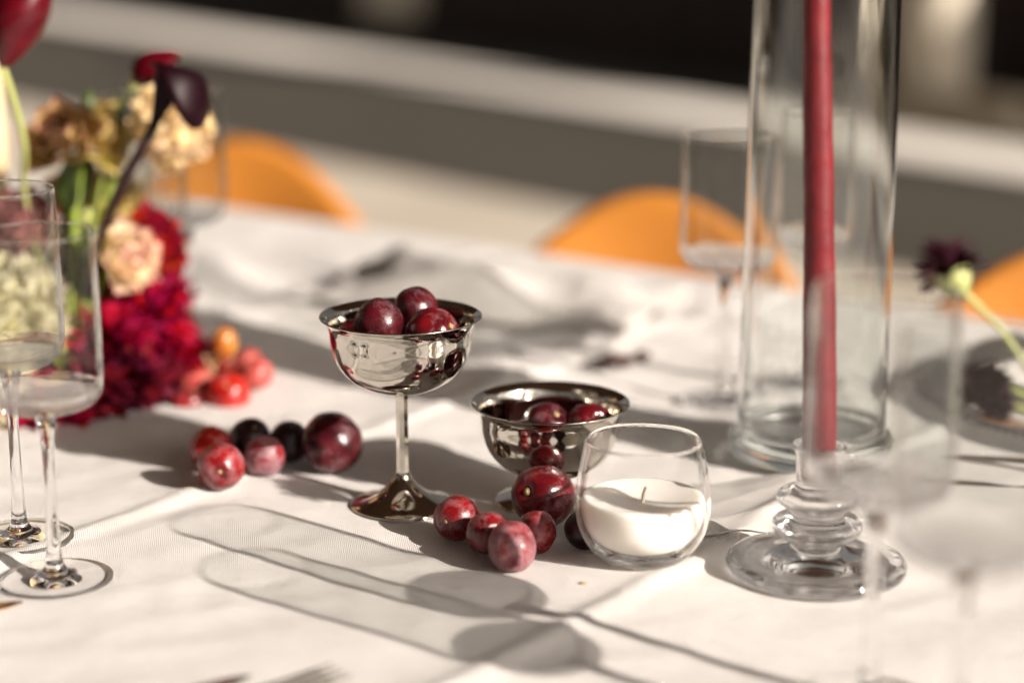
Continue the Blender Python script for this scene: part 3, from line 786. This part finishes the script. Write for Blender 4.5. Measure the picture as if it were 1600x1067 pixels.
chair0 = thing('chair', 'orange leather tub chair at the far side, left one behind the flowers', 'chair', (0, 0, 0), (0, 0, TROT + R(24)), 'orange leather chairs along the far side of the table')
link('backrest', CMs[0], None, chair0); link('seat', CMs[1], None, chair0)
for x in (-.17, .17):
    for y in (-.15, .15): link('leg', CMs[2], None, chair0, (x, y, 0))
for x in (-.19, .19): link('support', CMs[3], None, chair0, (x, .168, 0))
def back_to(o, x, y, b_):
    """stand the chair so that the crown of its back is seen near pixel x, at table coordinate b_"""
    r = ray(x, y); k = b_ / r.dot(N_); p = r * k; q = Vector((p.x, p.y, 0)) - N_ * 0.225
    o.location = (q.x, q.y, 0)
back_to(chair0, 478, 226, 1.88)
c1_ = copy_tree(chair0); c1_['label'] = 'orange leather tub chair at the far side, middle one behind the wine glass'; back_to(c1_, 1150, 310, 1.85)
c3_ = copy_tree(chair0); c3_['label'] = 'orange leather tub chair partly cut by the right edge, beyond the beaded charger'; back_to(c3_, 1840, 462, 1.84)

# ------------------------------------------------------------------ flowers
def petal_mesh(name, L=1.0, W=0.8, cup=0.35, ruffle=0.08, tip=1.0, seed=0, nu=9, nv=8, notch=0):
    """unit petal, base at the origin, growing along +Y, facing +Z"""
    v, f = [], []
    for j in range(nv + 1):
        t_ = j / nv
        w_ = W * (math.sin(math.pi * min(1, t_ * 0.92 + 0.05)) ** 0.7 if tip < 1 else (0.16 + 0.84 * t_ ** 0.8) * (1 - 0.55 * max(0, t_ - 0.75) / 0.25 * (1 if tip > 0 else 0)))
        for i in range(nu + 1):
            s_ = i / nu * 2 - 1
            x = s_ * w_ / 2
            y = L * t_ * (1 - 0.16 * s_ * s_ * t_)
            z = cup * (s_ * s_ * 0.5 * w_ - (t_ - 0.0) ** 2 * -0.9 * 1.0 * 0.5) + ruffle * t_ ** 2 * math.sin(s_ * 7 + seed * 2 + t_ * 3) + 0.5 * ruffle * t_ * noise.noise(Vector((s_ * 3, t_ * 3, seed)))
            if notch and j == nv: y -= notch * (0.5 + 0.5 * math.sin(s_ * 19 + seed))
            v.append((x, y, z))
    for j in range(nv):
        for i in range(nu):
            a_ = j * (nu + 1) + i; f.append((a_, a_ + 1, a_ + nu + 2, a_ + nu + 1))
    return mesh(name, v, f)

def petal_mat(name, base, edge, vary=0.25, transl=0.35, rough=0.6, mid=None):
    a = Mat(name); c = a.coord()
    sx = a.node('ShaderNodeSeparateXYZ'); a.l.new(c, sx.inputs[0])
    nz = a.noise(c, 3.5, 4)
    y = a.math('ADD', sx.outputs[1], a.math('MULTIPLY', a.math('SUBTRACT', nz, 0.5), 0.5))
    stops = [(0.15, base), (0.9, edge)] if mid is None else [(0.1, base), (0.5, mid), (0.92, edge)]
    cc = a.ramp(y, stops)
    oi = a.node('ShaderNodeObjectInfo')
    hs = a.node('ShaderNodeHueSaturation'); a.l.new(cc, hs.inputs['Color'])
    a.l.new(a.math('ADD', a.math('MULTIPLY', oi.outputs['Random'], vary * 1.6), 1 - vary), hs.inputs['Value'])
    a.l.new(a.math('ADD', a.math('MULTIPLY', oi.outputs['Random'], 0.03), 0.485), hs.inputs['Hue'])
    a.to(hs.outputs[0], 'Base Color'); a.set(Roughness=rough); a.b.inputs['Specular IOR Level'].default_value = 0.25
    a.bump(a.noise(c, 9, 4), 0.3, 0.0015)
    tr = a.node('ShaderNodeBsdfTranslucent'); a.l.new(hs.outputs[0], tr.inputs[0])
    mx = a.node('ShaderNodeMixShader'); mx.inputs[0].default_value = transl
    a.l.new(a.b.outputs[0], mx.inputs[1]); a.l.new(tr.outputs[0], mx.inputs[2]); a.l.new(mx.outputs[0], a.out.inputs[0])
    return a.m
PM = {
 'peach': petal_mat('peach_petal', (0.84, 0.68, 0.20), (0.95, 0.72, 0.46), mid=(0.94, 0.80, 0.42)),
 'cream_pink': petal_mat('cream_pink_petal', (0.86, 0.78, 0.34), (0.92, 0.50, 0.40), mid=(0.95, 0.84, 0.60)),
 'brown_pink': petal_mat('brown_pink_petal', (0.36, 0.20, 0.04), (0.68, 0.34, 0.25), mid=(0.60, 0.42, 0.10)),
 'yellow': petal_mat('ochre_petal', (0.66, 0.50, 0.06), (0.88, 0.68, 0.30)),
 'crimson': petal_mat('crimson_petal', (0.20, 0.002, 0.008), (0.42, 0.006, 0.02), transl=0.2),
 'magenta': petal_mat('magenta_petal', (0.16, 0.001, 0.015), (0.56, 0.004, 0.060), vary=0.4, transl=0.3),
 'maroon': petal_mat('maroon_petal', (0.06, 0.002, 0.008), (0.20, 0.006, 0.03), vary=0.35, transl=0.15),
 'dusty': petal_mat('dusty_rose_petal', (0.45, 0.22, 0.16), (0.42, 0.12, 0.13), mid=(0.5, 0.26, 0.22)),
 'cream': petal_mat('cream_petal', (0.74, 0.68, 0.32), (0.94, 0.87, 0.66), mid=(0.90, 0.83, 0.55)),
 'blackpurple': petal_mat('black_purple_petal', (0.02, 0.002, 0.006), (0.05, 0.006, 0.016), transl=0.1),
}
a = Mat('green_stem'); a.set(Base_Color=(0.22, 0.30, 0.04), Roughness=0.45); M['stem'] = a.m
a = Mat('pale_green_stem'); a.set(Base_Color=(0.40, 0.43, 0.15), Roughness=0.4, Subsurface_Weight=0.2, Subsurface_Scale=0.002); M['palestem'] = a.m
a = Mat('dark_stem'); a.set(Base_Color=(0.022, 0.006, 0.006), Roughness=0.35); M['darkstem'] = a.m
a = Mat('leaf'); c = a.coord()
a.to(a.ramp(a.noise(c, 60, 4), [(0.3, (0.035, 0.06, 0.012)), (0.8, (0.08, 0.11, 0.02))]), 'Base Color'); a.set(Roughness=0.45); M['leaf'] = a.m
a = Mat('calla_skin'); c = a.coord()
a.to(a.ramp(a.noise(c, 60, 4), [(0.3, (0.006, 0.0006, 0.002)), (0.8, (0.016, 0.001, 0.004))]), 'Base Color'); a.set(Roughness=0.45); a.b.inputs['Specular IOR Level'].default_value = 0.15; M['calla'] = a.m
a = Mat('calla_red_skin'); c = a.coord()
a.to(a.ramp(a.noise(c, 50, 4), [(0.3, (0.05, 0.001, 0.004)), (0.8, (0.13, 0.003, 0.009))]), 'Base Color'); a.set(Roughness=0.2); M['callared'] = a.m

PMESH = {
 'ruffle': [petal_mesh('ruffled_petal', 1, 1.0, 0.15, 0.20, 1, s, notch=0.14) for s in range(4)],
 'cup': [petal_mesh('cupped_petal', 1, 1.15, 0.55, 0.05, 0.5, s) for s in range(3)],
 'narrow': [petal_mesh('narrow_petal', 1, 0.36, 0.20, 0.05, 0.5, s, 4, 6) for s in range(3)],
}
def petal_variant(kind, mat_key, k):
    key = (kind, mat_key, k)
    if key not in PMESH:
        me = PMESH[kind][k].copy(); me.materials.clear(); me.materials.append(PM[mat_key]); PMESH[key] = me
    return PMESH[key]
def orient(d, roll=0.0, face=None):
    """matrix whose +Y is d and whose +Z faces the flower axis"""
    y = d.normalized(); z = (face - y * face.dot(y))
    if z.length < 1e-3: z = y.orthogonal()
    z.normalize(); x = y.cross(z)
    m = Matrix((x, y, z)).transposed()
    return m @ Matrix.Rotation(roll, 3, 'Y')
def bloom(name, label, cat, c, r, axis, kind, mat_key, n, spread=100, group=None, closed=0.0, seed=1, stem_to=None, stem_mat='stem', stem_r=.0022, jitter=0.12):
    """one flower head: petals around axis, every petal an object"""
    rs = random.Random(seed)
    if kind == 'ruffle': r *= 1.25
    if kind == 'narrow' and cat == 'flower' and name == 'aster': r *= 1.3
    axis = Vector(axis).normalized(); q = Vector((0, 0, 1)).rotation_difference(axis)
    t = thing(name, label, cat, c, (0, 0, 0), group)
    for k in range(n):
        u = (k + 0.5) / n
        th = R(spread) * u ** 0.55; ph = k * 2.39996
        d = Vector((math.sin(th) * math.cos(ph), math.sin(th) * math.sin(ph), math.cos(th)))
        d += Vector((rs.uniform(-1, 1), rs.uniform(-1, 1), rs.uniform(-1, 1))) * jitter; d.normalize()
        L = r * (0.80 + 0.25 * rs.random()) * (1 - closed * (1 - u) * 0.5)
        off = Vector((0, 0, 0))
        if kind == 'cup':                       # petals wrap a centre
            side = Vector((math.cos(ph), math.sin(ph), 0)); lean = R(8 + spread * 0.75 * u)
            d = Vector((0, 0, 1)) * math.cos(lean) + side * math.sin(lean)
            off = side * r * 0.42 * u ** 0.7 - Vector((0, 0, 1)) * r * (0.25 + .25 * u)
            face = -side; L = r * (0.75 + 0.25 * u)
        else: face = Vector((0, 0, 1))
        m3 = q.to_matrix() @ orient(d, rs.uniform(-0.5, 0.5) if kind != 'cup' else rs.uniform(-.15, .15), face)
        if kind == 'ruffle': wx = rs.uniform(0.7, 1.0)
        else: wx = 1.0
        o = link('petal', petal_variant(kind, mat_key, k % len(PMESH[kind])), None, t)
        o.location = q @ off; o.rotation_euler = m3.to_euler(); o.scale = (L * wx, L, L)
    if stem_to is not None:
        c = Vector(c); s2 = Vector(stem_to) - c; b_ = -axis * r * 0.3
        pts = [b_, b_ + (-axis * 0.35 + s2.normalized() * 0.3) * s2.length * 0.4, s2]
        link('stem', tube('flower_stem', pts, [stem_r, stem_r, stem_r * 1.1], 8), M[stem_mat], t)
    return t
AG = 'flowers of the left arrangement'
D0 = 1.60
base = P(110, 640); base.z = T + 0.03
def ff(x, y, d): return Q(x, y, d)
bloom('carnation', 'ruffled pale peach carnation right of the dark calla lily', 'flower', ff(262, 196, 1.60), .032, (0.75, -0.5, 0.25), 'ruffle', 'peach', 60, 115, AG, seed=3, stem_to=base, jitter=.2)
bloom('carnation', 'cream and pink carnation below, left of the crimson ranunculus', 'flower', ff(204, 402, 1.55), .027, (0.75, -0.55, 0.25), 'cup', 'cream_pink', 26, 100, AG, seed=4, stem_to=base, jitter=.2)
bloom('ranunculus', 'crimson ranunculus behind the cream and pink carnation', 'flower', ff(240, 388, 1.60), .031, (0.7, -0.5, 0.3), 'cup', 'crimson', 36, 95, AG, seed=5, stem_to=base)
bloom('lisianthus', 'pinkish brown open flower with ochre heart at the upper left', 'flower', ff(92, 215, 1.58), .030, (-0.1, -0.7, 0.5), 'cup', 'brown_pink', 22, 90, AG, seed=6, stem_to=base)
bloom('lisianthus', 'ochre yellow open flower between the two callas, right of the brown one', 'flower', ff(160, 212, 1.60), .028, (0.6, -0.6, 0.4), 'cup', 'yellow', 20, 90, AG, seed=7, stem_to=base)
bloom('carnation', 'small ochre carnation below the pale peach one, near the stems', 'flower', ff(178, 318, 1.66), .024, (0.5, -0.5, 0.3), 'ruffle', 'yellow', 40, 110, AG, seed=8, stem_to=base)
bloom('lisianthus', 'brown and ochre flower in the shade at the middle of the stems', 'flower', ff(122, 300, 1.68), .028, (0.2, -0.7, 0.4), 'cup', 'brown_pink', 22, 95, AG, seed=9, stem_to=base)
bloom('rose', 'dusty pink rose seen through the half hidden left wine glass', 'flower', ff(28, 352, 1.55), .030, (0.1, -0.7, 0.6), 'cup', 'dusty', 34, 85, AG, seed=10, stem_to=base)
bloom('hydrangea', 'pale cream ruffled flower seen through the two left wine glasses', 'flower', ff(22, 485, 1.52), .037, (0.2, -0.8, 0.4), 'ruffle', 'cream', 80, 120, AG, seed=11, stem_to=base, jitter=.35)
bloom('hydrangea', 'second cream ruffled flower low at the left edge, below the first', 'flower', ff(-12, 620, 1.50), .034, (0.2, -0.8, 0.1), 'ruffle', 'cream', 55, 120, AG, seed=12, stem_to=base, jitter=.35)
bloom('carnation', 'cream carnation high in the nearest wine glass, beside the dark stems', 'flower', ff(112, 385, 1.62), .022, (0.3, -0.7, 0.3), 'ruffle', 'cream', 36, 110, AG, seed=13, stem_to=base, jitter=.2)
# magenta blooms
for i, (x, y, d, r, ax, mk, lab) in enumerate((
    (225, 500, 1.60, .040, (0.45, -0.6, 0.7), 'magenta', 'bright magenta aster below the crimson ranunculus'),
    (170, 545, 1.56, .036, (0.0, -0.9, 0.4), 'magenta', 'magenta aster at the middle of the mound'),
    (258, 575, 1.60, .036, (0.7, -0.6, 0.25), 'magenta', 'magenta aster at the right end of the mound, beside the coral grapes'),
    (205, 600, 1.54, .030, (0.1, -0.9, 0.0), 'maroon', 'dark maroon aster in shade low in the mound'),
    (150, 615, 1.52, .030, (-0.1, -0.9, 0.1), 'maroon', 'dark maroon aster low behind the nearest wine glass stem'),
    (262, 622, 1.57, .028, (0.5, -0.8, -0.1), 'maroon', 'darkest maroon aster touching the cloth left of the grapes'),
    (95, 640, 1.50, .028, (-0.2, -0.9, 0.2), 'magenta', 'small magenta aster between the two left glass stems'),
    (190, 455, 1.62, .030, (0.1, -0.6, 0.8), 'maroon', 'maroon aster shaded beneath the cream and pink carnation'),
    (120, 470, 1.60, .030, (0.1, -0.6, 0.6), 'maroon', 'maroon aster seen through the right half of the nearest glass'),
    (50, 655, 1.49, .022, (-0.2, -0.9, 0.2), 'magenta', 'smallest magenta aster, low at the far left of the mound'))):
    bloom('aster', lab, 'flower', ff(x, y, d), r, ax, 'narrow', mk, 85 if r > .033 else 60, 118, AG, seed=30 + i, stem_to=base, jitter=.16)

def calla(label, mouth, foot, d_m, L, rad, m, tipdir, stem_pts, stem_m, stem_r, face=(0.3, -0.6, 0.6), closed=False):
    """mouth: world point of the opening, foot: where the funnel meets the stem"""
    t = thing('calla_lily', label, 'flower', foot, (0, 0, 0), AG)
    ax = (mouth - foot); H = ax.length; ax.normalize()
    td = Vector(tipdir); td = (td - ax * td.dot(ax)).normalized(); sd = ax.cross(td)
    v, f = [], []
    nu, nv = 40, 26
    for j in range(nv + 1):
        u = j / nv
        for i in range(nu + 1):
            an = (i / nu) * 2 * math.pi * 1.04
            up = 0.5 + 0.5 * math.cos(an - math.pi * 1.04)      # 1 at the tip side
            if closed: r = rad * math.sin(math.pi * min(1, u * 0.93 + 0.03)) ** 0.8
            else: r = rad * (0.22 + 0.78 * math.sin(math.pi / 2 * min(1, u * 1.08)) ** 1.6)
            h = H * u * (1 + (0.30 * up ** 2 - 0.12) * u ** 2)
            k = an - math.pi * 1.04
            roll = max(0, u - 0.72) / 0.28
            h -= (0 if closed else H * 0.20 * roll ** 2 * (1 - up ** 2))
            r2 = r * (1 + (0 if closed else (1.4 * up ** 2 + 0.2) * roll ** 1.3)) * (1 + 0.03 * i / nu)
            if not closed: h -= H * 0.95 * up ** 4 * roll ** 2.2
            p = ax * h + td * math.cos(k) * r2 + sd * math.sin(k) * r2 * 0.92
            v.append(p)
    for j in range(nv):
        for i in range(nu):
            a_ = j * (nu + 1) + i; f.append((a_, a_ + 1, a_ + nu + 2, a_ + nu + 1))
    o = link('spathe', mesh('spathe', v, f), M[m], t)
    s = o.modifiers.new('solid', 'SOLIDIFY'); s.thickness = 0.0012
    link('spadix', tube('spadix', [ax * H * 0.25, ax * H * 0.55, ax * H * 0.85], [.002, .0028, .0018], 8), M['darkstem'], t)
    pts = [Vector((0, 0, 0))] + [p - foot for p in stem_pts]
    link('stem', tube('calla_stem', pts, stem_r, 12), M[stem_m], t)
    return t
calla('near black calla lily with a flared lip, right of the others', ff(284, 80, 1.46), ff(238, 202, 1.47), 1, .05, .0145, 'calla', Vector((0.8, -0.6, -0.1)),
      [ff(215, 245, 1.47), ff(186, 295, 1.49), ff(160, 365, 1.52), ff(135, 470, 1.56), base], 'darkstem', [.0042, .0038, .0034, .0034, .0034, .0034])
calla('dark magenta calla lily whose curled tip points up behind the black one', ff(248, 70, 1.52), ff(262, 160, 1.52), 1, .05, .012, 'callared', Vector((-0.3, -0.2, 1)),
      [ff(225, 225, 1.61), ff(195, 290, 1.61), ff(165, 360, 1.61), base], 'darkstem', [.004, .004, .004, .004, .004])
calla('glossy crimson calla lily hanging in the upper left corner', ff(62, -70, 1.45), ff(4, 106, 1.45), 1, .05, .0215, 'callared', Vector((0.6, -0.5, 0.6)),
      [ff(22, 160, 1.47), ff(38, 230, 1.5), ff(42, 330, 1.55), base], 'palestem', [.0028, .0030, .0028, .0026, .0026], closed=True)
def bud(label, tip, foot, m, stem_pts, r=.005):
    t = thing('flower_bud', label, 'bud', foot, (0, 0, 0), AG)
    a_ = tip - foot
    link('bud', tube('bud', [Vector((0, 0, 0)), a_ * .3, a_ * .7, a_], [r * .4, r, r * .8, r * .15], 12), M[m], t)
    link('stem', tube('bud_stem', [Vector((0, 0, 0))] + [p - foot for p in stem_pts], .0014, 8), M['stem'], t)
bud('pale green bud left of the magenta calla', ff(232, 108, 1.58), ff(205, 140, 1.58), 'palestem', [ff(185, 175, 1.6), ff(172, 230, 1.6), ff(150, 330, 1.6), base], .0052)
bud('dark pointed bud standing above the pinkish brown flower', ff(140, 140, 1.6), ff(136, 185, 1.6), 'leaf', [ff(130, 250, 1.6), ff(120, 350, 1.6), base], .0065)
bud('small green bud low among the dark stems', ff(140, 325, 1.55), ff(128, 352, 1.56), 'palestem', [ff(124, 420, 1.58), base], .005)
def leaf(label, p0, p1, wd, bend=0.2, face=(0, -0.6, 0.8)):
    t = thing('leaf', label, 'leaf', p0, (0, 0, 0), AG)
    d = p1 - p0; L = d.length; y = d.normalized(); z = Vector(face); z = (z - y * z.dot(y)).normalized(); x = y.cross(z)
    v, f = [], []
    for j in range(13):
        u = j / 12; w_ = wd * math.sin(math.pi * u ** 0.8) ** 0.9 + .0004
        for i in range(5):
            s_ = i / 4 * 2 - 1; v.append(y * L * u + x * s_ * w_ + z * (abs(s_) * w_ * 0.4 + bend * L * math.sin(u * 3.1) * 0.3 + 0.0012))
    for j in range(12):
        for i in range(4):
            a_ = j * 5 + i; f.append((a_, a_ + 1, a_ + 6, a_ + 5))
    o = link('blade', mesh('leaf_blade', v, f), M['leaf'], t)
    s = o.modifiers.new('solid', 'SOLIDIFY'); s.thickness = 0.0005
    link('petiole', tube('petiole', [Vector((0, 0, 0)), -y * 0.015], .0011, 6), M['stem'], t)
    return t
leaf('dark green leaf behind the ochre flower', ff(120, 330, 1.64), ff(150, 235, 1.63), .012)
leaf('dark leaf hanging below the pale green bud', ff(186, 165, 1.6), ff(193, 196, 1.6), .004)
leaf('green leaf low at the middle of the stems', ff(140, 420, 1.6), ff(100, 330, 1.62), .012)
leaf('dark leaf between the brown flower and the stems', ff(110, 330, 1.6), ff(112, 240, 1.58), .010)
leaf('dark leaf reaching right, over the mound of asters', ff(160, 470, 1.6), ff(215, 440, 1.6), .012)

# coral grapes beside the arrangement
rg = 'grapes of the coral bunch beside the asters'
stemo = thing('grape_stalk', 'pale branching stalk holding the coral and amber grapes', 'stalk', ff(322, 570, 1.60))
for a1, a2, a3 in (((318, 555), (332, 580), (350, 600)), ((332, 580), (340, 560), (350, 550)), ((340, 590), (365, 592), (395, 585)), ((330, 580), (318, 600), (312, 606))):
    link('twig', tube('twig', [ff(*a1, 1.60) - stemo.location, ff(*a2, 1.60) - stemo.location, ff(*a3, 1.60) - stemo.location], .0016, 8), M['fstem'], stemo)
for x, y, wpx, d, mt, kd, rot, lab in (
    (350, 538, 50, 1.60, 'grape_amber', 'long', (0.1, 0.1, 0), 'amber and red oval grape standing highest in the coral bunch'),
    (400, 584, 52, 1.58, 'grape_coral', 'grape', (0.3, 1.2, 0), 'coral grape reaching farthest right in the bunch'),
    (372, 592, 60, 1.60, 'grape_coral', 'grape', (0.7, 0.2, 0), 'coral grape in the middle of the bunch'),
    (356, 616, 72, 1.55, 'grape_bright', 'grape', (0.9, 0.1, 0), 'largest red grape at the front of the coral bunch'),
    (308, 606, 66, 1.57, 'grape_coral', 'grape', (0.5, 0.5, 0), 'grape with yellowish shoulder at the left of the coral bunch'),
    (388, 566, 46, 1.62, 'grape_coral', 'grape', (1.0, 0.5, 0), 'coral grape at the back right of the bunch, above the rightmost ones'),
    (334, 582, 52, 1.62, 'grape_coral', 'grape', (0.2, 1.5, 0), 'coral grape behind the stalk, under the amber oval one'),
    (292, 634, 58, 1.55, 'grape_red', 'grape', (0.2, 0.5, 0), 'dark red grape lowest at the left of the coral bunch'),
    (330, 636, 52, 1.58, 'grape_red', 'grape', (0.2, 0.5, 0), 'shaded red grape beneath the largest one of the coral bunch')):
    put_fruit(ff(x, y, d), wpx * d / 6200.0, mt, kd, 'grape', lab, rot, rg)

# dark scabiosas leaning in from the right
def scabiosa(label, c, r, axis, stem_pts, seed):
    t = bloom('scabiosa', label, 'flower', c, r, axis, 'narrow', 'blackpurple', 70, 110, 'dark scabiosas at the right', seed=seed, jitter=.25)
    c = Vector(c); ax = Vector(axis).normalized()
    link('calyx', tube('calyx', [-ax * r * .1, -ax * r * .45, -ax * r * .75], [r * .5, r * .42, r * .15], 12), M['palestem'], t)
    link('stem', tube('scabiosa_stem', [-ax * r * .6] + [p - c for p in stem_pts], .0016, 8), M['palestem'], t)
DS = 1.02
scabiosa('dark purple scabiosa with a pale green stem, upper one at the right edge', ff(1482, 420, DS), .0195, (-0.45, 0.25, 0.75), [ff(1520, 470, DS), ff(1568, 520, DS), ff(1620, 590, DS), ff(1720, 690, DS)], 51)
scabiosa('dark purple scabiosa in front of the white napkin on the charger', ff(1538, 600, DS + .02), .0170, (-0.3, -0.9, -0.1), [ff(1590, 612, DS + .02), ff(1660, 650, DS + .02), ff(1760, 700, DS + .02)], 52)
scabiosa('small dark purple scabiosa just below the lower large one', ff(1556, 634, DS + .01), .0115, (-0.2, -0.9, -0.3), [ff(1600, 640, DS + .01), ff(1680, 670, DS + .01)], 53)
